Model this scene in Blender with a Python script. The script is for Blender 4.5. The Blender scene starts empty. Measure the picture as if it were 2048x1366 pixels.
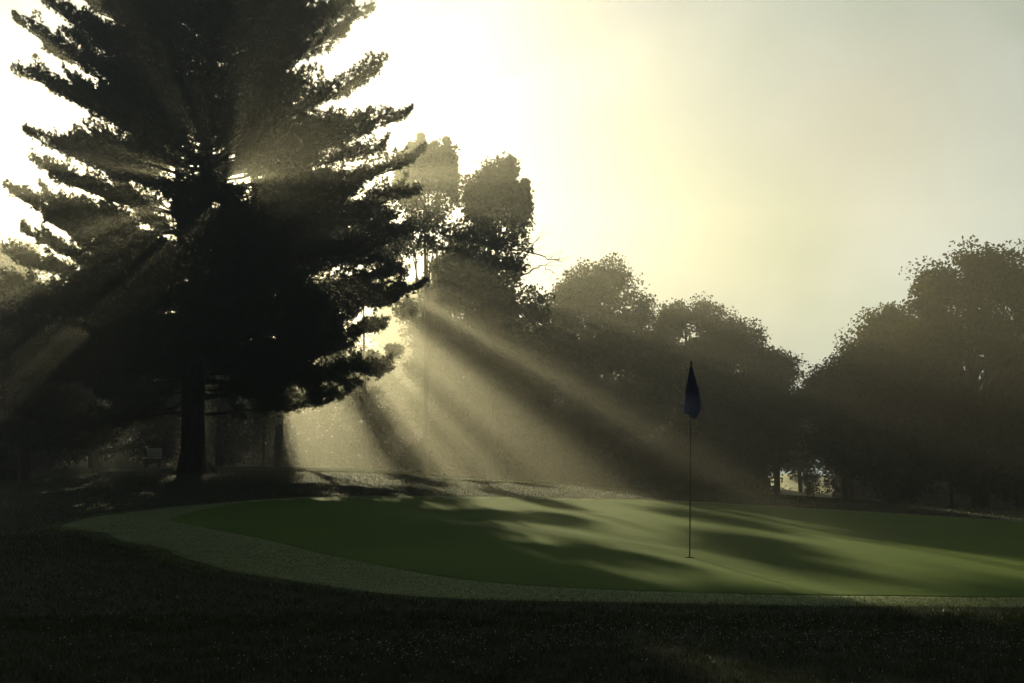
import bpy, bmesh, math
import numpy as np
from mathutils import Vector

# ------------------------------------------------------------------ camera, sky, sun, exposure
sc = bpy.context.scene
F, CX, CY, HOR, CAMZ = 2400.0, 1024.0, 683.0, 876.0, 1.3     # photo pixels (2048 x 1366), eye height in metres
PITCH = math.atan((HOR - CY) / F)
cam_d = bpy.data.cameras.new("camera")
cam = bpy.data.objects.new("camera", cam_d)
sc.collection.objects.link(cam)
cam_d.sensor_width = 36.0
cam_d.lens = F / 2048.0 * 36.0
cam_d.clip_start = 0.1
cam_d.clip_end = 3000
cam.location = (0, 0, CAMZ)
cam.rotation_euler = (math.radians(90) + PITCH, 0, 0)
sc.camera = cam


def ray(px, py):
    a = (px - CX) / F
    b = -(py - CY) / F
    cp, sp = math.cos(PITCH), math.sin(PITCH)
    return np.array([a, cp - b * sp, sp + b * cp])


def at(px, py, D):
    d = ray(px, py)
    return np.array([0, 0, CAMZ]) + d * (D / d[1])


SUN = ray(452, 372)
SUN = SUN / np.linalg.norm(SUN)
SUN_EL = math.asin(SUN[2])
SUN_AZ = math.atan2(SUN[0], SUN[1])

sun_d = bpy.data.lights.new("sun", 'SUN')
sun_d.energy = 5.0
sun_d.angle = math.radians(0.5)
sun_d.color = (1.0, 0.90, 0.53)
sun = bpy.data.objects.new("sun", sun_d)
sc.collection.objects.link(sun)
sun.rotation_euler = Vector(SUN).to_track_quat('Z', 'Y').to_euler()
sun.location = (0, 0, 40)

sc.view_settings.view_transform = 'Standard'
sc.view_settings.look = 'None'
sc.view_settings.gamma = 1.0
sc.view_settings.exposure = 0.62
sc.view_settings.use_curve_mapping = False


class NT:
    """tiny node helper"""
    def __init__(s, tree):
        s.t = tree
        tree.nodes.clear()

    def n(s, kind, **kw):
        nd = s.t.nodes.new(kind)
        for k, v in kw.items():
            if k == 'ins':
                for kk, vv in v.items():
                    if isinstance(vv, bpy.types.NodeSocket):
                        s.t.links.new(vv, nd.inputs[kk])
                    else:
                        nd.inputs[kk].default_value = vv
            else:
                setattr(nd, k, v)
        return nd

    def math(s, op, a, b=0.0, clamp=False):
        return s.n('ShaderNodeMath', operation=op, use_clamp=clamp, ins={0: a, 1: b}).outputs[0]

    def link(s, a, b):
        s.t.links.new(a, b)


world = bpy.data.worlds.new("World")
sc.world = world
world.use_nodes = True
w = NT(world.node_tree)
tc = w.n('ShaderNodeTexCoord')
dirv = w.n('ShaderNodeVectorMath', operation='NORMALIZE', ins={0: tc.outputs['Generated']}).outputs[0]
dot = w.n('ShaderNodeVectorMath', operation='DOT_PRODUCT', ins={0: dirv, 1: tuple(SUN)}).outputs['Value']
dpos = w.math('MAXIMUM', dot, 0.0)
glow_wide = w.math('POWER', dpos, 14.0)
glow_mid = w.math('POWER', dpos, 60.0)
glow_tight = w.math('POWER', dpos, 700.0)
noise = w.n('ShaderNodeTexNoise', ins={'Vector': dirv, 'Scale': 4.5, 'Detail': 3.0, 'Roughness': 0.45, 'Distortion': 0.4})
nramp = w.n('ShaderNodeMapRange', interpolation_type='SMOOTHSTEP',
            ins={0: noise.outputs[0], 1: 0.38, 2: 0.66, 3: 0.0, 4: 1.0})
noise2 = w.n('ShaderNodeTexNoise', ins={'Vector': dirv, 'Scale': 7.0, 'Detail': 3.0})
fog = w.n('ShaderNodeMix', data_type='RGBA', ins={0: nramp.outputs[0], 6: (0.17, 0.29, 0.29, 1), 7: (0.42, 0.49, 0.52, 1)})
cloudy = fog.outputs[2]
for (cpx, cpy, pwr, amt, ccol) in ((1135, 440, 900.0, 0.75, (0.10, 0.26, 0.18)), (1540, 455, 500.0, 0.8, (0.13, 0.25, 0.20)), (1340, 400, 260.0, 0.55, (0.17, 0.26, 0.24)),
                                   (1790, 240, 350.0, 0.5, (0.30, 0.27, 0.20)), (1080, 240, 500.0, 0.4, (0.28, 0.28, 0.26)), (2048, 60, 120.0, 0.5, (0.22, 0.25, 0.20))):
    dv = ray(cpx, cpy)
    dv = dv / np.linalg.norm(dv)
    jit = w.n('ShaderNodeVectorMath', operation='MULTIPLY_ADD', ins={0: noise.outputs[1], 1: (0.10, 0.10, 0.10), 2: dirv}).outputs[0]
    jit = w.n('ShaderNodeVectorMath', operation='SUBTRACT', ins={0: jit, 1: (0.05, 0.05, 0.05)}).outputs[0]
    dd1 = w.n('ShaderNodeVectorMath', operation='NORMALIZE', ins={0: jit}).outputs[0]
    d1 = w.n('ShaderNodeVectorMath', operation='DOT_PRODUCT', ins={0: dd1, 1: tuple(dv)}).outputs['Value']
    m1 = w.math('MULTIPLY', w.math('POWER', w.math('MAXIMUM', d1, 0.0), pwr), amt)
    cloudy = w.n('ShaderNodeMix', data_type='RGBA', ins={0: m1, 6: cloudy, 7: (*ccol, 1)}).outputs[2]
fog2 = w.n('ShaderNodeMix', data_type='RGBA', blend_type='MULTIPLY',
           ins={0: 0.35, 6: cloudy, 7: noise2.outputs[0]})
back = w.n('ShaderNodeMapRange', interpolation_type='SMOOTHSTEP', ins={0: dot, 1: 0.50, 2: 0.88, 3: 0.03, 4: 1.0})
near_sun = w.n('ShaderNodeMapRange', interpolation_type='SMOOTHSTEP', ins={0: dot, 1: 0.78, 2: 0.955, 3: 1.12, 4: 0.45})
fogb = w.n('ShaderNodeVectorMath', operation='SCALE', ins={0: fog2.outputs[2], 'Scale': w.math('MULTIPLY', back.outputs[0], near_sun.outputs[0])}).outputs[0]
g1 = w.n('ShaderNodeVectorMath', operation='SCALE', ins={0: (0.08, 0.10, 0.19), 'Scale': glow_wide}).outputs[0]
g2 = w.n('ShaderNodeVectorMath', operation='SCALE', ins={0: (0.22, 0.20, 0.13), 'Scale': glow_mid}).outputs[0]
g3 = w.n('ShaderNodeVectorMath', operation='SCALE', ins={0: (3.0, 2.7, 1.6), 'Scale': glow_tight}).outputs[0]
s1 = w.n('ShaderNodeVectorMath', operation='ADD', ins={0: fogb, 1: g1}).outputs[0]
s2 = w.n('ShaderNodeVectorMath', operation='ADD', ins={0: s1, 1: g2}).outputs[0]
s3 = w.n('ShaderNodeVectorMath', operation='ADD', ins={0: s2, 1: g3}).outputs[0]
fogscaled = w.n('ShaderNodeVectorMath', operation='SCALE', ins={0: s3, 'Scale': 10.0}).outputs[0]
sky = w.n('ShaderNodeTexSky', sky_type='NISHITA')
sky.sun_disc = False
sky.sun_elevation = SUN_EL
sky.sun_rotation = SUN_AZ
sky.dust_density = 4.0
smix = w.n('ShaderNodeMix', data_type='RGBA', ins={0: 0.96, 6: sky.outputs[0], 7: fogscaled})
bg = w.n('ShaderNodeBackground', ins={'Color': smix.outputs[2], 'Strength': 0.1})
out = w.n('ShaderNodeOutputWorld')
w.link(bg.outputs[0], out.inputs['Surface'])

cy = sc.cycles
cy.use_denoising = True
cy.max_bounces = 4
cy.diffuse_bounces = 2
cy.glossy_bounces = 2
cy.transmission_bounces = 2
cy.volume_bounces = 0
cy.caustics_reflective = False
cy.caustics_refractive = False
cy.sample_clamp_indirect = 3.0


# ------------------------------------------------------------------ helpers
def tag(o, label=None, cat=None, group=None, kind=None):
    if label: o['label'] = label
    if cat: o['category'] = cat
    if group: o['group'] = group
    if kind: o['kind'] = kind
    return o


def empty(name, loc, label, cat, group=None):
    o = bpy.data.objects.new(name, None)
    sc.collection.objects.link(o)
    o.location = tuple(loc)
    o.empty_display_size = 0.3
    return tag(o, label, cat, group)


def mesh_obj(name, verts, faces, mat, parent=None, smooth=False, loc=None):
    """verts (n,3) array in world coordinates; faces: (m,k) array or a list of such arrays; loc = origin"""
    verts = np.asarray(verts, dtype=np.float64)
    if parent is not None:
        org = np.array(parent.matrix_world.translation if parent.parent else parent.location)
    elif loc is not None:
        org = np.asarray(loc, dtype=float)
    else:
        org = np.zeros(3)
    v = verts - org
    if not isinstance(faces, list):
        faces = [faces]
    faces = [np.asarray(f, dtype=np.int32) for f in faces if len(f)]
    me = bpy.data.meshes.new(name)
    me.vertices.add(len(v))
    me.vertices.foreach_set("co", v.astype(np.float32).ravel())
    idx = np.concatenate([f.ravel() for f in faces])
    tot = np.concatenate([np.full(len(f), f.shape[1], dtype=np.int32) for f in faces])
    start = np.concatenate([[0], np.cumsum(tot)[:-1]]).astype(np.int32)
    me.loops.add(len(idx))
    me.loops.foreach_set("vertex_index", idx)
    me.polygons.add(len(tot))
    me.polygons.foreach_set("loop_start", start)
    me.polygons.foreach_set("loop_total", tot)
    me.update(calc_edges=True)
    me.validate()
    if smooth:
        me.polygons.foreach_set("use_smooth", np.ones(len(me.polygons), dtype=bool))
    me.materials.append(mat)
    o = bpy.data.objects.new(name, me)
    sc.collection.objects.link(o)
    if parent is not None:
        o.parent = parent
    else:
        o.location = tuple(org)
    return o


class Tubes:
    def __init__(s):
        s.v, s.f, s.n = [], [], 0

    def add(s, pts, rad, sides=6, cap=True):
        pts = np.asarray(pts, float)
        rad = np.asarray(rad, float)
        k = len(pts)
        d = np.gradient(pts, axis=0)
        d /= np.linalg.norm(d, axis=1)[:, None] + 1e-9
        ref = np.array([0.0, 0, 1]) if abs(d[0][2]) < 0.8 else np.array([1.0, 0, 0])
        u = np.cross(d, ref)
        u /= np.linalg.norm(u, axis=1)[:, None] + 1e-9
        w_ = np.cross(d, u)
        a = np.arange(sides) / sides * 2 * math.pi
        ring = pts[:, None, :] + rad[:, None, None] * (np.cos(a)[None, :, None] * u[:, None, :] + np.sin(a)[None, :, None] * w_[:, None, :])
        base = s.n
        s.v.append(ring.reshape(-1, 3))
        i = np.arange(k - 1)[:, None] * sides
        j = np.arange(sides)[None, :]
        j2 = (j + 1) % sides
        q = np.stack([i + j, i + j2, i + sides + j2, i + sides + j], -1).reshape(-1, 4) + base
        s.f.append(q)
        s.n += k * sides

    def build(s, name, mat, parent=None, smooth=True, loc=None):
        return mesh_obj(name, np.concatenate(s.v), np.concatenate(s.f), mat, parent, smooth, loc)


def bez(p0, p1, p2, n):
    t = np.linspace(0, 1, n)[:, None]
    return (1 - t) ** 2 * np.asarray(p0) + 2 * t * (1 - t) * np.asarray(p1) + t ** 2 * np.asarray(p2)


def smoothstep(a, b, x):
    t = np.clip((x - a) / (b - a), 0, 1)
    return t * t * (3 - 2 * t)


def wob(x, y, s=1.0, seed=0.0):
    """cheap smooth 2-D noise, about -1..1"""
    x = np.asarray(x) / s
    y = np.asarray(y) / s
    return (np.sin(1.7 * x + 2.3 * y + seed) + np.sin(-2.9 * x + 1.3 * y + 1.7 * seed + 1) +
            np.sin(0.9 * x - 3.7 * y + 2.1 * seed + 2) + np.sin(4.1 * x + 3.3 * y + seed * .7 + 4) * 0.6) / 3.2


# ------------------------------------------------------------------ materials
def mat_base(name):
    m = bpy.data.materials.new(name)
    m.use_nodes = True
    return m, NT(m.node_tree)


def mat_simple(name, c1, c2, scale=8.0, rough=0.8, bump=0.0, spec=0.3, stretch=(1, 1, 1), detail=5.0):
    m, t = mat_base(name)
    co = t.n('ShaderNodeTexCoord').outputs['Object']
    mp = t.n('ShaderNodeMapping', ins={'Vector': co, 'Scale': stretch}).outputs[0]
    nz = t.n('ShaderNodeTexNoise', ins={'Vector': mp, 'Scale': scale, 'Detail': detail, 'Roughness': 0.6})
    r = t.n('ShaderNodeMapRange', ins={0: nz.outputs[0], 1: 0.35, 2: 0.65, 3: 0.0, 4: 1.0}).outputs[0]
    mx = t.n('ShaderNodeMix', data_type='RGBA', ins={0: r, 6: (*c1, 1), 7: (*c2, 1)})
    b = t.n('ShaderNodeBsdfPrincipled', ins={'Base Color': mx.outputs[2], 'Roughness': rough, 'Specular IOR Level': spec})
    if bump:
        bp = t.n('ShaderNodeBump', ins={'Height': nz.outputs[0], 'Strength': bump, 'Distance': 0.03})
        t.link(bp.outputs[0], b.inputs['Normal'])
    o = t.n('ShaderNodeOutputMaterial')
    t.link(b.outputs[0], o.inputs['Surface'])
    return m


def mat_leaf(name, c1, c2, trans, scale=1.3, tfac=0.35, rough=0.6, spec=0.0):
    m, t = mat_base(name)
    co = t.n('ShaderNodeTexCoord').outputs['Object']
    nz = t.n('ShaderNodeTexNoise', ins={'Vector': co, 'Scale': scale, 'Detail': 3.0})
    r = t.n('ShaderNodeMapRange', ins={0: nz.outputs[0], 1: 0.35, 2: 0.65, 3: 0.0, 4: 1.0}).outputs[0]
    mx = t.n('ShaderNodeMix', data_type='RGBA', ins={0: r, 6: (*c1, 1), 7: (*c2, 1)})
    if spec > 0:
        d = t.n('ShaderNodeBsdfPrincipled', ins={'Base Color': mx.outputs[2], 'Roughness': rough, 'Specular IOR Level': spec})
    else:
        d = t.n('ShaderNodeBsdfDiffuse', ins={'Color': mx.outputs[2]})
    tr = t.n('ShaderNodeBsdfTranslucent', ins={'Color': (*trans, 1)})
    ms = t.n('ShaderNodeMixShader', ins={0: tfac, 1: d.outputs[0], 2: tr.outputs[0]})
    o = t.n('ShaderNodeOutputMaterial')
    t.link(ms.outputs[0], o.inputs['Surface'])
    return m


M_bark = mat_simple('pine_bark', (0.020, 0.015, 0.010), (0.06, 0.045, 0.032), 9.0, 0.9, 0.8, 0.1, (1, 1, 0.25))
M_bark2 = mat_simple('grey_bark', (0.03, 0.025, 0.018), (0.08, 0.07, 0.055), 9.0, 0.9, 0.6, 0.1, (1, 1, 0.3))
M_needle = mat_leaf('pine_needles', (0.012, 0.022, 0.007), (0.028, 0.042, 0.012), (0.03, 0.045, 0.01), 2.0, 0.25)
M_leaf = mat_leaf('broad_leaves', (0.018, 0.028, 0.008), (0.042, 0.052, 0.015), (0.04, 0.05, 0.010), 0.8, 0.25)
M_leaf2 = mat_leaf('autumn_tinged_leaves', (0.035, 0.030, 0.012), (0.065, 0.055, 0.02), (0.08, 0.07, 0.015), 0.8, 0.35)
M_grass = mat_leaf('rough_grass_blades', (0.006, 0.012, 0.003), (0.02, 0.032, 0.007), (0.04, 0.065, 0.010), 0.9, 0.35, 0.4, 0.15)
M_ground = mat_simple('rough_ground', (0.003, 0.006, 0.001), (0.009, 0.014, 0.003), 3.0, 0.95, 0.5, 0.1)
M_black = mat_simple('cup_liner', (0.015, 0.015, 0.012), (0.03, 0.03, 0.025), 20, 0.6)


def make_green_mat():
    m, t = mat_base('putting_green_turf')
    co = t.n('ShaderNodeTexCoord').outputs['Object']
    big = t.n('ShaderNodeTexNoise', ins={'Vector': co, 'Scale': 0.5, 'Detail': 3.0})
    fine = t.n('ShaderNodeTexNoise', ins={'Vector': co, 'Scale': 34.0, 'Detail': 5.0, 'Roughness': 0.8})
    r = t.n('ShaderNodeMapRange', ins={0: big.outputs[0], 1: 0.3, 2: 0.7, 3: 0.0, 4: 1.0}).outputs[0]
    mx = t.n('ShaderNodeMix', data_type='RGBA', ins={0: r, 6: (0.026, 0.082, 0.0003, 1), 7: (0.046, 0.120, 0.0006, 1)})
    mx2 = t.n('ShaderNodeMix', data_type='RGBA', blend_type='MULTIPLY', ins={0: 0.6, 6: mx.outputs[2], 7: fine.outputs[0]})
    mp = t.n('ShaderNodeMapping', ins={'Vector': co, 'Rotation': (0, 0, 0.5), 'Scale': (2.2, 9.0, 1.0)}).outputs[0]
    med = t.n('ShaderNodeTexNoise', ins={'Vector': mp, 'Scale': 1.6, 'Detail': 6.0, 'Roughness': 0.75})
    medr = t.n('ShaderNodeMapRange', ins={0: med.outputs[0], 1: 0.35, 2: 0.65, 3: 0.72, 4: 1.25}).outputs[0]
    mx2 = t.n('ShaderNodeMix', data_type='RGBA', blend_type='MULTIPLY', ins={0: 1.0, 6: mx2.outputs[2], 7: medr})
    sc2 = t.n('ShaderNodeMix', data_type='RGBA', blend_type='MULTIPLY', ins={0: 1.0, 6: mx2.outputs[2], 7: (1.35, 1.35, 1.35, 1)})
    b = t.n('ShaderNodeBsdfPrincipled', ins={'Base Color': sc2.outputs[2], 'Roughness': 0.9, 'Specular IOR Level': 0.08,
                                            'Sheen Weight': 0.1, 'Sheen Roughness': 0.5, 'Sheen Tint': (0.5, 0.6, 0.1, 1)})
    bp = t.n('ShaderNodeBump', ins={'Height': fine.outputs[0], 'Strength': 0.5, 'Distance': 0.01})
    t.link(bp.outputs[0], b.inputs['Normal'])
    o = t.n('ShaderNodeOutputMaterial')
    t.link(b.outputs[0], o.inputs['Surface'])
    return m


M_green = make_green_mat()

# ------------------------------------------------------------------ terrain
cx_px = np.array([-900, 0, 200, 350, 500, 700, 900, 1100, 1300, 1500, 1700, 2048, 2900], float)
cx_y = np.array([975, 966, 951, 945, 941, 946, 961, 974, 987, 1000, 1015, 1040, 1075], float)
cx_D = np.array([36, 36, 35, 34, 34, 32, 29, 27, 25, 24, 23, 21.5, 20], float)
cu = (cx_px - CX) / F
zc_tab = CAMZ - (cx_y - HOR) / F * cx_D
zf_tab = np.interp(cx_px, [0, 400, 700, 1000, 1500, 2048], [-0.25, -0.25, -0.5, -1.6, -2.5, -2.6])


def terrain(x, y):
    x = np.asarray(x, float)
    y = np.asarray(y, float)
    u = x / np.maximum(y, 3.0)
    Dc = np.interp(u, cu, cx_D)
    zc = np.interp(u, cu, zc_tab)
    zf = np.interp(u, cu, zf_tab)
    a = smoothstep(12.5, 1.0, 0 * y) if False else 0
    z = zc * smoothstep(12.0, 1.0, y * 0 + 12.0)
    t = np.clip((y - 12.5) / (Dc - 12.5), 0, 1)
    z = zc * (t * t * (3 - 2 * t))
    t2 = np.clip((y - Dc) / 38.0, 0, 1)
    z = z + (zf - zc) * (t2 * t2 * (3 - 2 * t2))
    fade = smoothstep(4, 9, y) * 0.5 + 0.5
    z = z + 0.025 * wob(x, y, 3.1, 1.0) * fade * (1 - np.clip((y - 30) / 20, 0, 1) * 0)
    z = z + 0.6 * wob(x, y, 40.0, 3.0) * smoothstep(75, 140, y)
    return z


def gp(px, py):
    d = ray(px, py)
    d = d / d[1]
    ys = np.linspace(4, 60, 3000)
    z = CAMZ + d[2] * ys
    h = terrain(d[0] * ys, ys)
    k = np.where(z <= h)[0]
    i = k[0] if len(k) else len(ys) - 1
    return np.array([d[0] * ys[i], ys[i], h[i]])


def resample(pts, n):
    """smooth closed Catmull-Rom through pts, n samples by arc length"""
    P = np.asarray(pts)
    m = len(P)
    out_ = []
    for i in range(m):
        p0, p1, p2, p3 = P[i - 1], P[i], P[(i + 1) % m], P[(i + 2) % m]
        for t in np.linspace(0, 1, 24, endpoint=False):
            out_.append(0.5 * (2 * p1 + (p2 - p0) * t + (2 * p0 - 5 * p1 + 4 * p2 - p3) * t * t + (3 * p1 - p0 - 3 * p2 + p3) * t ** 3))
    Q = np.array(out_)
    Q = np.vstack([Q, Q[:1]])
    s = np.concatenate([[0], np.cumsum(np.linalg.norm(np.diff(Q, axis=0), axis=1))])
    tt = np.linspace(0, s[-1], n, endpoint=False)
    return np.stack([np.interp(tt, s, Q[:, k]) for k in range(Q.shape[1])], 1)


edge_px = [(345, 1037), (420, 1017), (520, 1003), (640, 996), (800, 995), (1000, 996), (1200, 1000), (1400, 1007), (1600, 1018),
           (1800, 1030), (2048, 1046), (2400, 1075), (2560, 1130), (2300, 1185), (2048, 1196), (1800, 1194), (1600, 1192), (1400, 1187), (1200, 1180),
           (1000, 1168), (850, 1149), (700, 1120), (560, 1087), (440, 1062), (365, 1047)]
edge_w = np.array([gp(*p)[:2] for p in edge_px])
EDGE = resample(edge_w, 420)
HOLE = gp(1379, 1117)


def inside_poly(P, x, y):
    x = np.asarray(x); y = np.asarray(y)
    c = np.zeros(x.shape, bool)
    for i in range(0, len(P), 3):
        xi, yi = P[i]; xj, yj = P[i - 3]
        c ^= ((yi > y) != (yj > y)) & (x < (xj - xi) * (y - yi) / (yj - yi + 1e-12) + xi)
    return c


def inside_green(x, y):
    return inside_poly(EDGE, x, y)


def spaced(fine_lo, fine_hi, step, lo, hi, growth=1.12):
    v = list(np.arange(fine_lo, fine_hi, step))
    s = step
    while v[-1] < hi:
        s *= growth
        v.append(v[-1] + s)
    s = step
    while v[0] > lo:
        s *= growth
        v.insert(0, v[0] - s)
    return np.array(v)


GX = spaced(-16, 14, 0.2, -110, 110)
GY = spaced(4, 38, 0.2, -40, 122)
xx, yy = np.meshgrid(GX, GY)
zz = terrain(xx, yy)
zz = zz - 0.16 * (1 - smoothstep(0.5, 0.9, np.hypot(xx - HOLE[0], yy - HOLE[1])))
ins = inside_green(xx, yy)
nx, ny = len(GX), len(GY)
ii = (np.arange(ny - 1)[:, None] * nx + np.arange(nx - 1)[None, :])
gf = np.stack([ii, ii + 1, ii + nx + 1, ii + nx], -1).reshape(-1, 4)
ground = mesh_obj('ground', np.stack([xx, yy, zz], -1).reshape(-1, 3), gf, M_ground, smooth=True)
tag(ground, kind='structure')

# putting green: rings from the cup rim out to its edge
NE = len(EDGE)
rr = np.concatenate([[0.0], np.linspace(0.02, 0.97, 60), [1.0, 1.006]])
ang = np.arctan2(EDGE[:, 1] - HOLE[1], EDGE[:, 0] - HOLE[0])
rim = HOLE[:2] + 0.054 * np.stack([np.cos(ang), np.sin(ang)], 1)
V = []
for k, r in enumerate(rr):
    p = rim + (EDGE - rim) * r
    z = terrain(p[:, 0], p[:, 1]) + (0.010 if r <= 1.0 else 0.003)
    V.append(np.column_stack([p, z]))
V = np.concatenate(V)
i = np.arange(len(rr) - 1)[:, None] * NE
j = np.arange(NE)[None, :]
j2 = (j + 1) % NE
q = np.stack([i + j, i + NE + j, i + NE + j2, i + j2], -1).reshape(-1, 4)
green = mesh_obj('putting_green', V, q, M_green, smooth=True)
tag(green, kind='structure')
HZ = float(terrain(HOLE[0], HOLE[1])) + 0.010

# collar of paler dewy turf round the green
dE = np.roll(EDGE, -1, 0) - np.roll(EDGE, 1, 0)
dE /= np.linalg.norm(dE, axis=1)[:, None]
outw = np.column_stack([dE[:, 1], -dE[:, 0]])
if np.sum(outw * (EDGE - HOLE[:2])) < 0:
    outw = -outw
sx = EDGE[:, 0] / EDGE[:, 1] * F + CX
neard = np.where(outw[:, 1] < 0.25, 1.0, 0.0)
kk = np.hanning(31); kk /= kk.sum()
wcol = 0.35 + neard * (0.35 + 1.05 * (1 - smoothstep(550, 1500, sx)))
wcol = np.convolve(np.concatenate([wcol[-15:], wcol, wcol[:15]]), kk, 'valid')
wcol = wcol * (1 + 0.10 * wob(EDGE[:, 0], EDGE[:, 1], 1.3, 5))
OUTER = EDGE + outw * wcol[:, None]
V = []
cr = [-0.03, 0.0, 0.2, 0.4, 0.6, 0.8, 1.0]
for r in cr:
    p = EDGE + (OUTER - EDGE) * r
    V.append(np.column_stack([p, terrain(p[:, 0], p[:, 1]) + (0.006 if 0 <= r < 1 else -0.012)]))
V = np.concatenate(V)
i = np.arange(len(cr) - 1)[:, None] * NE
q = np.stack([i + j, i + NE + j, i + NE + j2, i + j2], -1).reshape(-1, 4)
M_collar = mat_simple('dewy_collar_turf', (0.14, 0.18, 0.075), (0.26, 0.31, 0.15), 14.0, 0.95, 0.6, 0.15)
tag(mesh_obj('green_collar', V, q, M_collar, smooth=True), kind='structure')

# short flat pale strokes along the far edge of the green
V, Q4 = [], []
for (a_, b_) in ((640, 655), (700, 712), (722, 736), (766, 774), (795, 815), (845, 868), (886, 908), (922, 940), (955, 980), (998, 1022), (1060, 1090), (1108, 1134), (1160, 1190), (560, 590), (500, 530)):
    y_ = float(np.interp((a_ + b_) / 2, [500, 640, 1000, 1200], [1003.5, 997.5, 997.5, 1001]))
    for k_ in range(5):
        p = gp(a_ + (b_ - a_) * k_ / 4, y_)
        q_ = p + np.array([0, -0.16 * math.sin(math.pi * (0.12 + 0.76 * k_ / 4)), 0])
        for w_ in (p, q_):
            V.append((w_[0], w_[1], float(terrain(w_[0], w_[1])) + 0.015))
    o_ = len(V) - 10
    Q4 += [(o_ + 2 * m, o_ + 2 * m + 1, o_ + 2 * m + 3, o_ + 2 * m + 2) for m in range(4)]
M_strokes = mat_simple('pale_edge_strokes', (0.25, 0.28, 0.18), (0.4, 0.43, 0.3), 12.0, 0.9)
tag(mesh_obj('edge_marking', np.array(V), np.array(Q4), M_strokes), kind='structure')

# ------------------------------------------------------------------ grass of the rough
rng = np.random.default_rng(11)


def scatter_blades(n, d0, d1, h0, h1, wd, pad=0.06):
    # uniform over the wedge seen by the camera, plus margins
    y = np.sqrt(rng.uniform(d0 ** 2, d1 ** 2, n))
    u = rng.uniform(-0.47 - pad, 0.47 + pad, n)
    x = u * y
    jx, jy = rng.normal(0, 0.06, (2, len(x)))
    keep = ~(inside_poly(OUTER, x + jx, y + jy) | inside_green(x, y))
    x, y = x[keep], y[keep]
    clump = 0.5 + 0.5 * wob(x, y, 0.22, 2.0)
    keep = rng.random(len(x)) < 0.35 + 0.65 * clump
    x, y, clump = x[keep], y[keep], clump[keep]
    n = len(x)
    # shorter first cut next to the green
    h = rng.uniform(h0, h1, n) * (0.6 + 0.7 * clump)
    z = terrain(x, y)
    a = rng.uniform(0, 2 * math.pi, n)
    lean = rng.uniform(0.1, 0.9, n) * h
    la = rng.uniform(0, 2 * math.pi, n)
    base = np.column_stack([x, y, z - 0.003])
    side = np.column_stack([np.cos(a), np.sin(a), 0 * a]) * (wd * rng.uniform(0.7, 1.3, n))[:, None]
    ld = np.column_stack([np.cos(la) * lean, np.sin(la) * lean, h])
    mid = base + ld * np.array([0.35, 0.35, 0.6])
    tip = base + ld
    v = np.stack([base - side, base + side, mid + side * 0.7, mid - side * 0.7, tip], 1).reshape(-1, 3)
    k = np.arange(n)[:, None] * 5
    return v, k + np.array([[0, 1, 2, 3]]), k + np.array([[3, 2, 4]])


gv, gq, gt, off = [], [], [], 0
for args in ((130000, 4.6, 9.0, 0.018, 0.042, 0.0016), (150000, 8.2, 16.0, 0.02, 0.045, 0.0026), (260000, 13.0, 40.0, 0.02, 0.04, 0.005)):
    v, fq, ft = scatter_blades(*args)
    gv.append(v); gq.append(fq + off); gt.append(ft + off)
    off += len(v)
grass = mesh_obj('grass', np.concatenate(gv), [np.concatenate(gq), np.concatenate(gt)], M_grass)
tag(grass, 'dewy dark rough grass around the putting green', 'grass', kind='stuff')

n = 90000
k = rng.choice(NE, n, p=(wcol / wcol.sum()) * 1.0)
t_ = rng.random(n) ** 0.9 * 1.06
pxy = EDGE[k] + (OUTER[k] - EDGE[k]) * t_[:, None] + dE[k] * rng.uniform(-0.08, 0.08, n)[:, None] + rng.normal(0, 0.02, (n, 2))
pxy = pxy[~inside_green(pxy[:, 0], pxy[:, 1])]
n = len(pxy)
h = rng.uniform(0.008, 0.022, n)
a = rng.uniform(0, 2 * math.pi, n)
base = np.column_stack([pxy, terrain(pxy[:, 0], pxy[:, 1]) + 0.003])
side = np.column_stack([np.cos(a), np.sin(a), 0 * a]) * 0.003
tip = base + np.column_stack([rng.normal(0, 0.008, n), rng.normal(0, 0.008, n), h])
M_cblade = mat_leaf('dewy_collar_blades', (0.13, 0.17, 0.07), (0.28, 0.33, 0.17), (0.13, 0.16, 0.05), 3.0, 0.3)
cg = mesh_obj('collar_grass', np.stack([base - side, base + side, tip], 1).reshape(-1, 3), np.arange(n * 3).reshape(-1, 3), M_cblade)
tag(cg, 'paler short dewy grass of the collar round the green', 'grass', kind='stuff')

# dew on the nearest blades, whitened as glints, denser where it imitates a lit strip
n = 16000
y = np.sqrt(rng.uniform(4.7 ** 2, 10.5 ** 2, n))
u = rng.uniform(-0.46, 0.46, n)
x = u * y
lit_band = np.exp(-((y - 7.7 - 0.25 * np.sin(x * 1.1)) / 0.55) ** 2) * smoothstep(-2.2, -0.5, x)
keep = (rng.random(n) < (0.10 + 0.9 * lit_band) * (0.25 + 0.75 * (wob(x, y, 0.35, 7) > 0))) & ~inside_poly(OUTER, x, y)
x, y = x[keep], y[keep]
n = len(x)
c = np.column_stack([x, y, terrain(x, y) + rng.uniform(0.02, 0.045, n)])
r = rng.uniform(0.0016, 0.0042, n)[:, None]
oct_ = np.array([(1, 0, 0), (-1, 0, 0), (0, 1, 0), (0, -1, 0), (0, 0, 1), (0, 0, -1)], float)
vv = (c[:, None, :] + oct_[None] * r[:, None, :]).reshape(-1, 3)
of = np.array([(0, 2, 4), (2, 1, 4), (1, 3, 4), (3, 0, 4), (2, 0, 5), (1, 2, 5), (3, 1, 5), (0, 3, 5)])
M_dew = mat_simple('dew', (0.6, 0.65, 0.5), (0.8, 0.82, 0.7), 30, 0.15, 0, 0.8)
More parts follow.
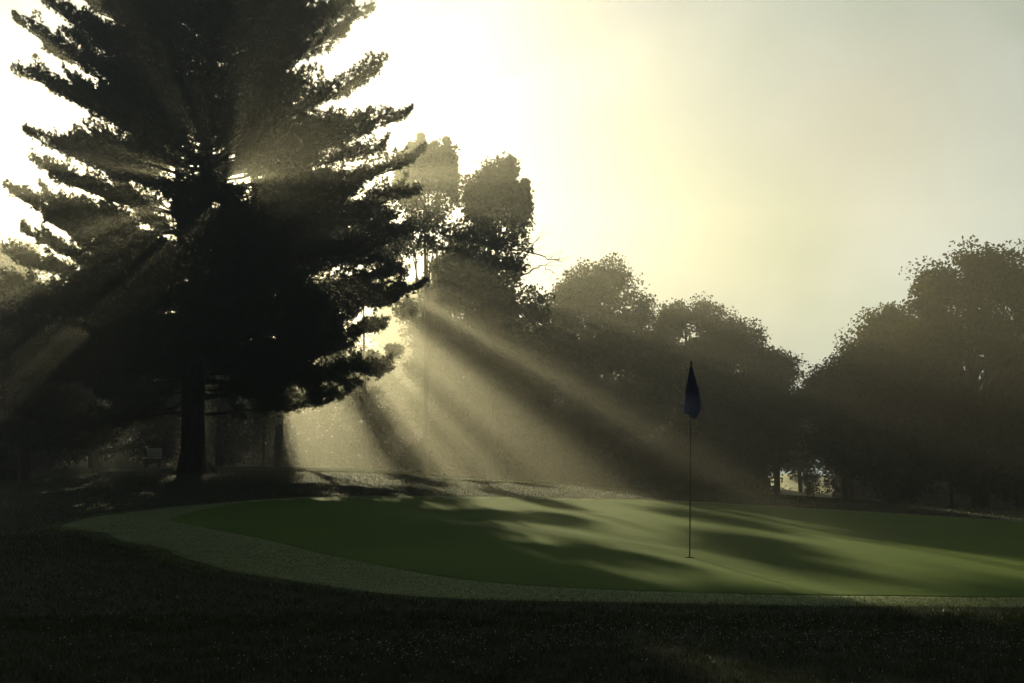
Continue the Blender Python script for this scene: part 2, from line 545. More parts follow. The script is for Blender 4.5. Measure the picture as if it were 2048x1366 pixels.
tag(mesh_obj('dew', vv, (np.arange(n)[:, None, None] * 6 + of[None]).reshape(-1, 3), M_dew), 'tiny dew drops on the near rough grass, coloured pale to stand in for glints', 'dew', kind='stuff')

# ------------------------------------------------------------------ the big pine
PB = gp(386, 944)
PD = PB[1]
PPM = F / PD       # photo pixels per metre at the pine
rng = np.random.default_rng(5)
pine = empty('pine_tree', PB, 'huge dark pine with spreading boughs, sun glowing through its middle', 'tree')


def pw(px, py, dy=0.0):
    """point beside the pine: where the photo pixel lies in the pine's own plane, pushed dy metres away"""
    p = at(px, py, PD)
    return p + np.array([0, dy, 0])


trunk_pts = [pw(386, 958), pw(386, 940), pw(386, 915), pw(386, 860), pw(386, 800), pw(390, 700), pw(396, 600), pw(402, 500), pw(410, 400), pw(414, 250), pw(424, 100),
             pw(432, -50), pw(436, -250), pw(440, -450), pw(442, -640)]
trunk_r = [0.62, 0.45, 0.36, 0.33, 0.33, 0.31, 0.29, 0.26, 0.22, 0.18, 0.15, 0.12, 0.09, 0.05, 0.015]
tp = np.array(trunk_pts)
tz = tp[:, 2]


def trunk_at(z):
    return np.array([np.interp(z, tz, tp[:, 0]), np.interp(z, tz, tp[:, 1]), z])


tb = Tubes()
zs = np.linspace(tz[0], tz[-1], 60)
tb.add([trunk_at(z) for z in zs], np.interp(zs, tz, trunk_r), 16)
# root flare
for k in range(8):
    a = k / 8 * 2 * math.pi + 0.3
    d = np.array([math.cos(a), math.sin(a), 0])
    p0 = PB + np.array([0, 0, 0.55]) + d * 0.2
    p2 = PB + d * rng.uniform(0.65, 0.85)
    p2[2] = terrain(p2[0], p2[1]) - 0.08
    tb.add(bez(p0, PB + d * 0.38 + np.array([0, 0, 0.08]), p2, 7), np.linspace(0.17, 0.05, 7), 7)
# secondary stems that rise beside the trunk
for (pts, r0) in (([(400, 560), (352, 470), (350, 330), (345, 180), (340, 20), (338, -140)], 0.13),
                  ([(404, 480), (440, 400), (447, 330), (460, 200), (470, 40), (474, -120)], 0.10),
                  ([(396, 640), (470, 560), (505, 430), (512, 300), (530, 160), (545, 0)], 0.13),
                  ([(392, 730), (440, 640), (455, 560), (470, 470), (490, 380)], 0.10)):
    P = np.array([pw(x, y, 0.5 * math.sin(i * 1.3)) if i else pw(x, y) for i, (x, y) in enumerate(pts)])
    s = np.linspace(0, 1, len(P))
    ss = np.linspace(0, 1, 22)
    tb.add(np.stack([np.interp(ss, s, P[:, c]) for c in range(3)], 1), r0 * (1 - 0.8 * ss), 8)

needles = []   # (pos, dir, size)
twigs = Tubes()


THIN = ((470, 376, 42, 24), (335, 467, 50, 22))


def bough(p0, p1, p2, r0, spread=0.5, dens=1.0, start=0.25, droop=0.0, sparse=False):
    L = np.linalg.norm(p2 - p0)
    n = max(10, int(L * 4))
    p1 = p1 + rng.normal(0, 0.05 * L, 3)
    P = bez(p0, p1, p2, n)
    wn = np.cumsum(rng.normal(0, 0.035, (n, 3)), axis=0)
    wn -= np.linspace(0, 1, n)[:, None] * wn[-1]
    P = P + wn - wn[0] * np.linspace(1, 0, n)[:, None]
    tb.add(P, np.linspace(r0, 0.010, n) * (1 + 0.1 * rng.normal(0, 1, n)), 6)
    d = np.gradient(P, axis=0)
    d /= np.linalg.norm(d, axis=1)[:, None]
    m = int(L * 8.0 * dens * (1 - start)) + 4
    for k in range(m):
        s = start + (1 - start) * (k + rng.uniform(0, 1)) / m
        f = s * (n - 1)
        i0 = min(int(f), n - 2)
        q = P[i0] + (P[i0 + 1] - P[i0]) * (f - i0)
        dd = d[i0]
        side = np.cross(dd, [0, 0, 1.0])
        side /= np.linalg.norm(side) + 1e-6
        sg = 1 if k % 2 else -1
        an = rng.uniform(0.35, 1.15) if s < 0.93 else rng.uniform(0, 0.3)
        v = dd * math.cos(an) + side * sg * math.sin(an) * rng.uniform(0.6, 1.0) + np.array([0, 0, rng.uniform(-0.15, 0.45) - droop])
        v /= np.linalg.norm(v)
        l = (0.30 + spread * L * 0.42 * (1 - s) ** 0.7) * rng.uniform(0.6, 1.3)
        l = min(l, 1.6)
        e = q + v * l + np.array([0, 0, 0.14 * l])
        S = bez(q, q + v * l * 0.5 + np.array([0, 0, -0.05 * l]), e, 5)
        thin = any(((S[2][0] - pw(gx_, gy_)[0]) * PPM / rx_) ** 2 + ((S[2][2] - pw(gx_, gy_)[2]) * PPM / ry_) ** 2 < 1.1 for (gx_, gy_, rx_, ry_) in THIN)
        if not thin:
            twigs.add(S, np.linspace(0.012, 0.004, 5), 3)
        c = max(5, int(l * TPM * (0.7 if sparse else 1.0)))       # pompons of needles
        t = 0.12 + 0.88 * rng.random(c) ** 0.8
        g = t * 4
        a0 = np.minimum(g.astype(int), 3)
        qq = S[a0] + (S[a0 + 1] - S[a0]) * (g - a0)[:, None]
        sd = np.cross(v, [0, 0, 1.0])
        sd /= np.linalg.norm(sd) + 1e-6
        wd = (0.04 + 0.20 * np.sin(np.clip(t, 0, 1) * math.pi * 0.92)) * min(1.0, l / 0.5)
        lat = rng.uniform(-1.1, 1.1, c) * wd
        up = rng.normal(0.05, 0.06, c)
        ofs = sd * lat[:, None] + np.array([0, 0, 1.0]) * up[:, None]
        nd = v * 0.8 + sd * (lat * 3)[:, None] + np.array([0, 0, 0.5])
        cc = np.repeat(qq + ofs, 3, 0) + rng.normal(0, 0.016, (c * 3, 3))
        if not thin:
            needles.append(np.hstack([cc, np.repeat(nd, 3, 0)]))


TPM = 48
# boughs whose tips the photograph shows, on both flanks (start pixel, tip pixel, sag, depth of tip)
flank = [((400, 175), (70, -5)), ((398, 235), (50, 62)), ((396, 300), (47, 155)), ((396, 380), (40, 262)), ((395, 440), (85, 335)),
         ((394, 500), (28, 392)), ((393, 545), (60, 372)), ((392, 600), (12, 512)), ((390, 660), (38, 600)), ((388, 690), (20, 560)), ((386, 730), (60, 715)),
         ((386, 765), (110, 760)), ((384, 800), (62, 838)), ((386, 700), (130, 690)), ((425, 120), (715, -20)), ((420, 190), (742, 55)), ((418, 260), (768, 150)), ((416, 320), (812, 235)),
         ((412, 400), (845, 322)), ((406, 470), (828, 388)), ((403, 520), (805, 470)), ((400, 585), (800, 545)), ((398, 640), (845, 578)), ((396, 690), (765, 655)),
         ((394, 730), (690, 690)), ((392, 765), (775, 738)), ((390, 800), (665, 765)), ((390, 790), (570, 790)), ((398, 610), (790, 600)), ((396, 655), (720, 630)),
         ((416, 350), (770, 290)), ((418, 290), (720, 215)), ((422, 160), (690, 90)), ((405, 440), (770, 430)), ((400, 560), (740, 510)),
         ((398, 330), (120, 250)), ((395, 470), (110, 420)), ((398, 260), (130, 160)), ((400, 140), (150, 40)), ((392, 630), (100, 590)), ((388, 735), (150, 740)), ((384, 780), (200, 800))]
for (s, e) in flank:
    dy = rng.uniform(-1.3, 1.3)
    p0 = trunk_at(pw(*s)[2])
    p2 = pw(e[0], e[1], dy)
    p2 = p2 - (p2 - p0) / np.linalg.norm(p2 - p0) * (0.1 if e[0] > 400 else 0.28)
    L = np.linalg.norm(p2 - p0)
    mid = (p0 + p2) / 2
    low = s[1] > 690
    mid[2] += (-0.04 if low else -0.11) * L
    if e == (62, 838): mid[2] -= 0.35
    if e == (775, 738): mid[2] += 0.0
    bough(p0, mid, p2, 0.075 if L > 3 else 0.05, spread=0.6, start=0.34 if 380 < s[1] < 560 else 0.2, dens=1.35 if s[1] > 430 else 1.0)
for (a_, b_) in (((500, 765), (572, 806)), ((440, 780), (470, 826)), ((590, 762), (655, 785)), ((330, 800), (292, 836)), ((240, 822), (190, 862)), ((150, 838), (95, 858)),
                 ((620, 735), (700, 768)), ((680, 735), (740, 752)), ((530, 770), (545, 812)), ((280, 812), (240, 846))):
    p0, p2 = pw(*a_, 0.2), pw(*b_, rng.uniform(-0.5, 0.5))
    bough(p0, (p0 + p2) / 2, p2, 0.025, spread=0.5, start=0.1)
for k in range(20):           # short leafy boughs added below and right of the sun to block its light
    zq = rng.uniform(430, 620)
    p0 = trunk_at(pw(400, zq)[2])
    L = rng.uniform(0.9, 2.4)
    p2 = p0 + np.array([L, rng.uniform(-1.3, 1.3), rng.uniform(0.0, 0.35) * L])
    bough(p0, (p0 + p2) / 2, p2, 0.03, spread=1.0, start=0.15, dens=1.5)
for k in range(60):
    zpx = rng.uniform(-60, 780)
    sg_ = -1 if k % 2 else 1
    p0 = trunk_at(PB[2] + (944 - zpx - 60) / PPM)
    L = rng.uniform(2.2, 4.6)
    p2 = p0 + np.array([sg_ * L, rng.uniform(-1.2, 1.2), rng.uniform(0.05, 0.35) * L])
    bough(p0, (p0 + p2) / 2 + np.array([0, 0, -0.08 * L]), p2, 0.05, spread=0.6, start=0.35)
# the remaining whorls: all other directions
z = PB[2] + 2.9
top = tz[-1] - 0.3
while z < top:
    hrel = (z - PB[2]) / (top - PB[2])
    Rm = 4.6 * (1 - smoothstep(0.5, 1.0, hrel) * 0.9)
    zpx = HOR - (z - CAMZ) * PPM
    nb = 6 if zpx > -100 else 5
    for k in range(nb):
        a = 2 * math.pi * (k + rng.uniform(0.1, 0.9)) / nb
        face = abs(math.sin(a))          # 1 = towards or away from the camera
        sunny = 325 < zpx < 480          # the thin middle of the crown
        if sunny and face > 0.75 and rng.random() < 0.5:
            continue
        Rs = Rm * (1.08 if math.cos(a) > 0 else 0.95)
        L = Rs * rng.uniform(0.5, 0.84)
        d = np.array([math.cos(a), math.sin(a), 0])
        p0 = trunk_at(z)
        rise = rng.uniform(0.12, 0.42) if zpx < 650 else rng.uniform(-0.03, 0.16)
        p2 = p0 + d * L + np.array([0, 0, rise * L])
        bough(p0, (p0 + p2) / 2 + np.array([0, 0, -0.1 * L]), p2, 0.05, spread=0.55, start=(0.5 if face > 0.4 else 0.34) if sunny else 0.2, sparse=sunny,
              dens=0.5 if zpx < 0 else (0.62 if zpx < 430 else 1.0))
    z += rng.uniform(0.22, 0.36) if zpx > -100 else rng.uniform(0.4, 0.55)

N = np.concatenate(needles)
# thin places in the crown, beside the trunk
for (gx, gy, rx, ry) in ((472, 376, 48, 27), (335, 467, 56, 26), (505, 296, 16, 12), (470, 680, 60, 14), (520, 665, 30, 12), (310, 620, 36, 12), (300, 130, 34, 16), (360, 60, 24, 12), (520, 60, 22, 12)):
    cc = pw(gx, gy)
    rr2 = ((N[:, 0] - cc[0]) * PPM / rx) ** 2 + ((N[:, 2] - cc[2]) * PPM / ry) ** 2
    keep = (rr2 > rng.uniform(0.5, 1.3, len(N))) | (rng.random(len(N)) < 0.04)
    N = N[keep]
for k in range(75):          # many small chinks of sky
    cc = pw(rng.uniform(90, 800), rng.uniform(-20, 700))
    rx, ry = rng.uniform(4, 9), rng.uniform(3, 6)
    rr2 = ((N[:, 0] - cc[0]) * PPM / rx) ** 2 + ((N[:, 2] - cc[2]) * PPM / ry) ** 2
    N = N[rr2 > rng.uniform(0.6, 1.4, len(N))]
nrm = N[:, 3:] / np.linalg.norm(N[:, 3:], axis=1)[:, None]
NPT = 6
pos = np.repeat(N[:, :3], NPT, 0)
dr = np.repeat(nrm, NPT, 0) * 0.8 + rng.normal(0, 0.5, (len(N) * NPT, 3))
dr /= np.linalg.norm(dr, axis=1)[:, None]
ln = rng.uniform(0.07, 0.12, len(pos))[:, None]
sd = np.cross(dr, rng.normal(0, 1, dr.shape))
sd /= np.linalg.norm(sd, axis=1)[:, None]
nv = np.stack([pos - sd * 0.0105, pos + sd * 0.0105, pos + dr * ln], 1).reshape(-1, 3)
mesh_obj('crown', nv, np.arange(len(nv)).reshape(-1, 3), M_needle, pine)
tb.build('trunk', M_bark, pine)
twigs.build('twigs', M_bark, pine, smooth=False)


# ------------------------------------------------------------------ broadleaf trees
def leafy(name, label, cat, group, px, D, lobes, mat, seed, leaf=0.13, dens=1.0, trunk_r=0.22, base=None, clump=0.42, bare=(), px_trunk=None, limb_min=13):
    """lobes: (px, py, half width px, half height px[, depth offset m]) round masses of foliage placed at distance D"""
    g = np.random.default_rng(seed)
    ppm = F / D
    bx = (px_trunk if px_trunk is not None else px)
    bpos = at(bx, 900, D)
    bpos[2] = float(terrain(bpos[0], bpos[1])) - 0.05
    root = empty(name, bpos, label, cat, group)
    T = Tubes()
    C = []
    for lb in lobes:
        c = at(lb[0], lb[1], D) + np.array([0, lb[4] if len(lb) > 4 else g.uniform(-1.5, 1.5), 0])
        C.append((c, lb[2] / ppm, lb[3] / ppm))
    topz = max(c[2] for c, a, b in C)
    H = topz - bpos[2]
    ax = bpos + np.array([g.uniform(-0.3, 0.3), g.uniform(-0.3, 0.3), H * 0.92])
    TP = bez(bpos, (bpos + ax) / 2 + np.array([g.uniform(-0.3, 0.3), 0, 0]), ax, 12)
    T.add(TP, np.linspace(trunk_r, trunk_r * 0.2, 12), 9)
    P, DZ = [], []
    for (c, a, b) in C:
        k = int(np.clip((c[2] - bpos[2]) / H * 0.65 * 11, 1, 9))
        mid = (TP[k] + c) / 2 + np.array([0, 0, 0.15 * np.linalg.norm(c - TP[k])]) * g.uniform(-0.5, 1)
        if a * ppm > limb_min:
            T.add(bez(TP[k], mid, c, 7) + np.vstack([np.zeros(3), g.normal(0, 0.07, (5, 3)), np.zeros(3)]), np.linspace(trunk_r * 0.3, 0.02, 7), 5)
        vol = a * a * b
        nc = max(8, int(20.0 * dens * (a * b) ** 0.9 + 14))
        d = g.normal(0, 1, (nc, 3))
        d /= np.linalg.norm(d, axis=1)[:, None]
        r = g.uniform(0.2, 1.0, nc) ** 0.5
        wobble = 1 + 0.22 * np.sin(d[:, 0] * 5 + seed) * np.sin(d[:, 2] * 6 + 1.3 * seed)
        cl = c + d * (r * wobble)[:, None] * np.array([a, a, b])
        for q in cl[::4]:
            T.add(bez(c, (c + q) / 2 + g.normal(0, 0.1, 3), q, 4), np.linspace(0.03, 0.008, 4), 3)
        nl = int(46 * (0.13 / leaf) ** 1.2)
        cs = np.minimum(clump, 0.55 * a + 0.08) * g.uniform(0.6, 1.25, nc)
        gs = g.normal(0, 1, (nc * nl, 3))
        gs *= np.minimum(1.0, 1.9 / (np.linalg.norm(gs, axis=1) + 1e-6))[:, None]
        p = np.repeat(cl, nl, 0) + gs * np.repeat(cs, nl)[:, None] * np.array([0.62, 0.62, 0.5])
        P.append(p)
    P = np.concatenate(P)
    P = P[P[:, 2] > terrain(P[:, 0], P[:, 1]) + 0.02]
    n = len(P)
    u = g.normal(0, 1, (n, 3)); u /= np.linalg.norm(u, axis=1)[:, None]
    v = np.cross(u, g.normal(0, 1, (n, 3))); v /= np.linalg.norm(v, axis=1)[:, None]
    s = (leaf * g.uniform(0.6, 1.25, n))[:, None]
    vv = np.stack([P - u * s * 0.6, P + v * s * 0.38, P + u * s * 0.6, P - v * s * 0.38], 1).reshape(-1, 3)
    for (pts) in bare:
        B = np.array([at(x, y, D) for x, y in pts])
        s_ = np.linspace(0, 1, len(B)); ss = np.linspace(0, 1, 12)
        Q = np.stack([np.interp(ss, s_, B[:, c]) for c in range(3)], 1) + g.normal(0, 0.03, (12, 3))
        T.add(Q, np.linspace(0.035, 0.01, 12), 4)
        for m in range(9):
            k = g.integers(2, 11)
            e = Q[k] + np.array([g.uniform(-0.2, 1.0), g.uniform(-.5, .5), g.uniform(-0.5, 0.9)]) * g.uniform(0.4, 0.9)
            T.add(bez(Q[k], (Q[k] + e) / 2 + g.normal(0, 0.06, 3), e, 5), np.linspace(0.014, 0.006, 5), 3)
    mesh_obj('crown', vv, np.arange(len(vv)).reshape(-1, 4), mat, root)
    T.build('trunk', M_bark2, root)
    return root


def auto_lobes(px, top, hw, bottom, seed, n=12, r=(34, 62), outline=None):
    """fill a dome-shaped crown outline (pixels) with overlapping lobes"""
    g = np.random.default_rng(seed)
    L = []
    h = bottom - top
    for k in range(n):
        # lobes around the outline
        a = math.pi * (k + g.uniform(0.2, 0.8)) / n
        rr_ = g.uniform(*r)
        x = px + math.cos(a) * (hw - rr_ * 0.8) * g.uniform(0.88, 1.05)
        y = top + h * 0.62 - math.sin(a) ** 0.75 * (h * 0.62 - rr_ * 0.9) * g.uniform(0.92, 1.03)
        L.append((x, y, rr_, rr_ * g.uniform(0.8, 1.1)))
    for k in range(int(n * 2.2)):
        rr_ = g.uniform(r[0] * 1.1, r[1] * 1.35)
        x = px + g.uniform(-0.75, 0.75) * hw
        y = g.uniform(top + h * (0.03 + 0.38 * (abs(x - px) / hw) ** 2) + rr_ * 0.65, bottom - rr_ * 0.5)
        L.append((x, y, rr_, rr_ * 0.8, g.uniform(-2.5, 2.5)))
    return L


def spikes(tips):
    L = []
    for (x, y) in tips:
        L += [(x, y + 8, 3.5, 7, 0), (x - 1, y + 22, 6.5, 9, 0), (x - 2, y + 38, 10, 12, 0), (x - 1, y + 56, 13, 14, 0)]
    return L


GRP = 'hazy broadleaf trees beyond the green'
# two tall upright trees just right of the pine
leafy('broadleaf_tree', 'tall upright tree with spiky pale top touching the right edge of the pine', 'tree', GRP, 850, 50,
      [(808, 335, 22, 40), (842, 328, 20, 40), (868, 345, 22, 45), (893, 340, 18, 45), (882, 380, 34, 50), (850, 420, 40, 50), (812, 400, 24, 45),
       *spikes(((822, 285), (842, 268), (868, 283), (893, 275), (906, 308), (806, 303), (856, 290), (880, 296))),
       (830, 480, 46, 44), (640, 560, 7, 7), (690, 608, 9, 9), (740, 655, 10, 10), (785, 700, 12, 12), (700, 655, 8, 8), (750, 720, 11, 11), (900, 480, 44, 46), (890, 540, 40, 30), (935, 560, 45, 36),  # the smallest lobes are added in radial rows to streak the sun shafts
       (668, 518, 14, 13), (718, 551, 17, 15), (767, 585, 19, 17), (817, 618, 22, 19), (867, 652, 26, 22), (917, 686, 32, 27), (967, 719, 38, 34), ],  # row of low boughs shaped to shade a dark band among the shafts
      M_leaf, 21, leaf=0.13, dens=1.3, trunk_r=0.13, clump=0.34, limb_min=23)
leafy('broadleaf_tree', 'tall tree with jagged shoots and bare twigs jutting right, between pine and rounded trees', 'tree', GRP, 985, 47,
      [*spikes(((1022, 316), (1008, 332), (995, 345), (966, 350), (942, 364), (1050, 357), (1037, 370), (982, 348), (954, 372))), (948, 395, 16, 34), (965, 385, 14, 32), (985, 375, 22, 50), (1015, 350, 16, 42), (1005, 400, 30, 45), (1045, 395, 13, 40), (1035, 430, 26, 40), (960, 440, 36, 45),
       (1000, 470, 45, 45), (940, 510, 45, 50), (1020, 520, 40, 40), (985, 560, 55, 45), (1030, 590, 55, 40), (930, 590, 60, 45), (1050, 640, 50, 40), (990, 650, 60, 40), (1060, 720, 50, 50), (1010, 740, 50, 40), (1050, 810, 70, 50), (1010, 860, 60, 40)],
      M_leaf, 22, leaf=0.14, dens=1.15, trunk_r=0.26, clump=0.32,
      bare=([(1020, 500), (1065, 505), (1100, 520), (1125, 522)], [(1030, 540), (1060, 500), (1075, 475)], [(940, 690), (1000, 690), (1060, 715)], [(1030, 560), (1080, 530), (1110, 545)]))
leafy('broadleaf_tree', 'broad round-topped tree in the haze right of the jagged tree', 'tree', GRP, 1190, 58,
      auto_lobes(1195, 520, 150, 960, 31, 13, (32, 52)), M_leaf, 31, 0.125, 1.1, 0.3)
leafy('broadleaf_tree', 'hazy tree with small rounded top left of the flag', 'tree', GRP, 1375, 60,
      auto_lobes(1385, 580, 100, 960, 32, 9, (26, 44)), M_leaf, 32, 0.125, 1.1, 0.26)
leafy('broadleaf_tree', 'hazy tree behind and just right of the flag', 'tree', GRP, 1470, 57,
      auto_lobes(1475, 635, 90, 960, 33, 9, (26, 42)), M_leaf, 33, 0.125, 1.1, 0.24)
leafy('broadleaf_tree', 'small tree sloping down to the sky notch, left of the gap', 'tree', GRP, 1550, 60,
      auto_lobes(1540, 690, 62, 905, 34, 8, (20, 34)), M_leaf, 34, 0.125, 0.9, 0.2)
leafy('broadleaf_tree', 'low tree right of the gap onto the sunny fairway', 'tree', GRP, 1690, 52,
      auto_lobes(1692, 700, 84, 925, 35, 9, (22, 38)), M_leaf, 35, 0.125, 1.1, 0.2)
leafy('broadleaf_tree', 'middle-height hazy tree between the low gap tree and the tallest right tree', 'tree', GRP, 1775, 48,
      auto_lobes(1780, 600, 95, 1000, 36, 10, (26, 44)), M_leaf2, 36, 0.125, 1.15, 0.24)
leafy('broadleaf_tree', 'tall brownish tree cut by the right edge of the photo', 'tree', GRP, 1960, 44,
      auto_lobes(1965, 492, 190, 1010, 37, 16, (34, 60)), M_leaf2, 37, 0.13, 1.15, 0.34)
leafy('broadleaf_tree', 'lower tree mass joining the round tree and the jagged tree', 'tree', GRP, 1085, 55,
      auto_lobes(1080, 640, 110, 960, 38, 9, (32, 50)), M_leaf, 38, 0.125, 1.0, 0.22)
leafy('broadleaf_tree', 'pale far tree at the left edge of the photo', 'tree', GRP, 20, 58,
      auto_lobes(10, 465, 120, 900, 39, 12, (30, 50)), M_leaf, 39, 0.125, 0.75, 0.26)
leafy('broadleaf_tree', 'dark low tree behind the pine, left of its trunk', 'tree', GRP, 190, 52,
      auto_lobes(180, 545, 200, 940, 40, 14, (38, 60)), M_leaf, 40, 0.125, 1.0, 0.26)
leafy('broadleaf_tree', 'hazy low tree seen under the pine, right of its trunk', 'tree', GRP, 440, 60,
      auto_lobes(440, 570, 100, 940, 41, 11, (30, 46)), M_leaf, 41, 0.125, 0.9, 0.24)  # moved and made taller to block sun and darken the haze beside the shaft
leafy('broadleaf_tree', 'leaning tree added under the pine to cast the dark band between the two brightest sun beams', 'tree', GRP, 735, 50,
      [(560, 545, 13, 18), (592, 596, 15, 20), (625, 648, 18, 22), (657, 699, 20, 24), (692, 750, 22, 24), (724, 800, 24, 26), (756, 850, 27, 28), (740, 900, 30, 24)],
      M_leaf, 42, 0.12, 1.0, 0.12, clump=0.34)  # added tree, its lobes in a radial row so their shadow splits the shafts
leafy('broadleaf_tree', 'hazy low tree where the sun beams fade out', 'tree', GRP, 930, 62,
      auto_lobes(960, 760, 90, 960, 43, 9, (28, 40)), M_leaf, 43, 0.125, 1.0, 0.24)

leafy('broadleaf_tree', 'hazy tree filling in behind the spiky upright tree and the jagged one', 'tree', GRP, 930, 57,
      auto_lobes(925, 500, 112, 960, 44, 14, (30, 44)), M_leaf, 44, 0.16, 1.3, 0.24)

leafy('broadleaf_tree', 'dense tree added behind the right half of the pine to shade the green', 'tree', GRP, 650, 51,
      [(775, 470, 44, 40), (715, 470, 40, 38), (690, 435, 38, 36), (745, 425, 38, 36), (640, 430, 34, 36), (722, 508, 32, 28), (765, 512, 30, 24), (650, 480, 34, 26), (600, 440, 26, 24)],
      M_leaf, 46, 0.14, 1.7, 0.2, px_trunk=556)  # added blocker that keeps direct sun off the near right of the green
leafy('broadleaf_tree', 'pale distant tree seen between the pine edge and the spiky upright tree', 'tree', GRP, 815, 95,
      auto_lobes(815, 545, 82, 960, 47, 10, (26, 40)), M_leaf, 47, 0.18, 1.0, 0.24)

leafy('broadleaf_tree', 'pale distant tree closing the gap above the bright strip of sand', 'tree', GRP, 1600, 84,
      auto_lobes(1602, 790, 66, 952, 48, 10, (18, 28)), M_leaf, 48, 0.16, 1.2, 0.16)

# bushes that close the foot of the tree line
def bush(label, px, top, hw, D, seed, name='bush', mat=None, bottom=1000, dens=1.2):
    g = np.random.default_rng(seed)
    L = []
    h = bottom - top
    for k in range(9):
        r_ = g.uniform(0.28, 0.42) * min(hw, h)
        x = px + g.uniform(-1, 1) * (hw - r_)
        yt = top + h * 0.55 * (abs(x - px) / hw) ** 2
        L.append((x, g.uniform(yt + r_ * 0.7, bottom - r_ * 0.4), r_ * 1.2, r_, g.uniform(-1, 1)))
    return leafy(name, label, 'bush', 'bushes at the foot of the far trees', px, D, L, mat or M_leaf, seed, 0.13, dens, 0.08, clump=0.35)


bush('dark bush under the left part of the broad round-topped tree', 1130, 800, 90, 54, 61)
bush('dark bush under the right part of the broad round-topped tree', 1260, 790, 95, 54, 62)
bush('dark bush directly behind the flagstick', 1380, 800, 85, 54, 63)
bush('dark bush right of the flagstick, left of the gap', 1480, 830, 68, 54, 64)
bush('low bush under the jagged tree', 1010, 800, 90, 50, 65)
bush('low bush under the spiky upright tree', 870, 810, 90, 52, 66)
bush('low bush under the middle-height hazy tree', 1770, 820, 90, 45, 67)
bush('big low bush under the tallest right tree', 1900, 800, 110, 42, 68)
bush('dark bush at the right edge of the photo', 2030, 790, 100, 41, 69, mat=M_leaf2)
bush('low bush right of the sunny gap', 1705, 860, 52, 50, 70)

# far wood behind: one mass nobody could count
g = np.random.default_rng(77)
wc = []
for (xa, xb, top) in ((-420, 420, 660), (420, 830, 700), (830, 1010, 720), (1010, 1530, 730), (1665, 2050, 760), (2050, 2500, 560)):
    npx = int((xb - xa) * 2.0)
    x = g.uniform(xa, xb, npx)
    tpy = top + 28 * np.sin(x / 37.0) + 18 * np.sin(x / 17.0 + 1)
    y = tpy + (1010 - tpy) * g.random(npx) ** 0.9
    for a_, b_ in zip(x, y):
        wc.append(at(a_, b_, g.uniform(74, 92)))
wc = np.array(wc)
P = np.repeat(wc, 90, 0) + g.normal(0, 1, (len(wc) * 90, 3)) * 0.62
u = g.normal(0, 1, P.shape); u /= np.linalg.norm(u, axis=1)[:, None]
v = np.cross(u, g.normal(0, 1, P.shape)); v /= np.linalg.norm(v, axis=1)[:, None]
s_ = (0.19 * g.uniform(0.7, 1.3, len(P)))[:, None]
vv = np.stack([P - u * s_ * 0.6, P + v * s_ * 0.4, P + u * s_ * 0.6, P - v * s_ * 0.4], 1).reshape(-1, 3)
M_wood = mat_leaf('far_woods_leaves', (0.012, 0.018, 0.006), (0.03, 0.036, 0.012), (0.02, 0.02, 0.005), 0.3, 0.05)
fw = mesh_obj('far_woods', vv, np.arange(len(vv)).reshape(-1, 4), M_wood)
tag(fw, 'far dim woods filling in behind the tree line', 'woods', kind='stuff')

# ------------------------------------------------------------------ small things at the left and in the gap
def on_ground(px, D):
    p = at(px, 900, D)
    p[2] = float(terrain(p[0], p[1]))
    return p


# dark trunk at the far left with a low leafy bough
lt = empty('shade_tree', on_ground(50, 37), 'dark slim trunk with ragged low foliage near the left edge, left of the pine', 'tree')
T = Tubes()
b = on_ground(50, 37)
tops = at(56, 560, 37)
T.add(bez(b - [0, 0, 0.1], (b + tops) / 2 + [0.05, 0, 0], tops, 10), np.linspace(0.17, 0.10, 10), 10)
g = np.random.default_rng(91)
Pn = []
for (x, y, rx, ry) in ((90, 880, 40, 14), (140, 872, 45, 18), (190, 868, 30, 14), (30, 860, 30, 14), (60, 800, 60, 20), (10, 770, 40, 24), (95, 745, 50, 18), (40, 700, 50, 20), (80, 640, 50, 30), (30, 600, 40, 30)):
    c = at(x, y, 37) + [0, g.uniform(-.6, .6), 0]
    k = at(54, y - 10, 37)
    T.add(bez(k, (k + c) / 2 + [0, 0, 0.1], c, 6), np.linspace(0.04, 0.012, 6), 5)
    m = int(rx * ry * 2.2)
    cc = c + g.normal(0, 0.55, (m, 3)) * np.array([rx, rx, ry]) / (F / 37)
    Pn.append(np.repeat(cc, 7, 0) + g.normal(0, 0.05, (m * 7, 3)))
P = np.concatenate(Pn)
u = g.normal(0, 1, P.shape); u /= np.linalg.norm(u, axis=1)[:, None]
v = np.cross(u, g.normal(0, 1, P.shape)); v /= np.linalg.norm(v, axis=1)[:, None]
s_ = (0.08 * g.uniform(0.7, 1.3, len(P)))[:, None]
vv = np.stack([P - u * s_ * 0.6, P + v * s_ * 0.35, P + u * s_ * 0.6, P - v * s_ * 0.35], 1).reshape(-1, 3)
mesh_obj('crown', vv, np.arange(len(vv)).reshape(-1, 4), M_leaf, lt)
T.build('trunk', M_bark, lt)
bush('black rounded bush at the left edge beside the slim dark trunk', 0, 888, 44, 38, 92, mat=M_needle, bottom=972, dens=2.0)

# pale covered box beyond the crest
bp = on_ground(305, 50)
m_pale = mat_simple('weathered_pale_plastic', (0.6, 0.6, 0.55), (0.75, 0.75, 0.7), 3, 0.6)
m_dark = mat_simple('dark_frame', (0.02, 0.02, 0.018), (0.04, 0.04, 0.035), 5, 0.7)
bx = empty('bench', bp, 'small pale slant-backed bench on the grass just left of the pine trunk', 'bench')


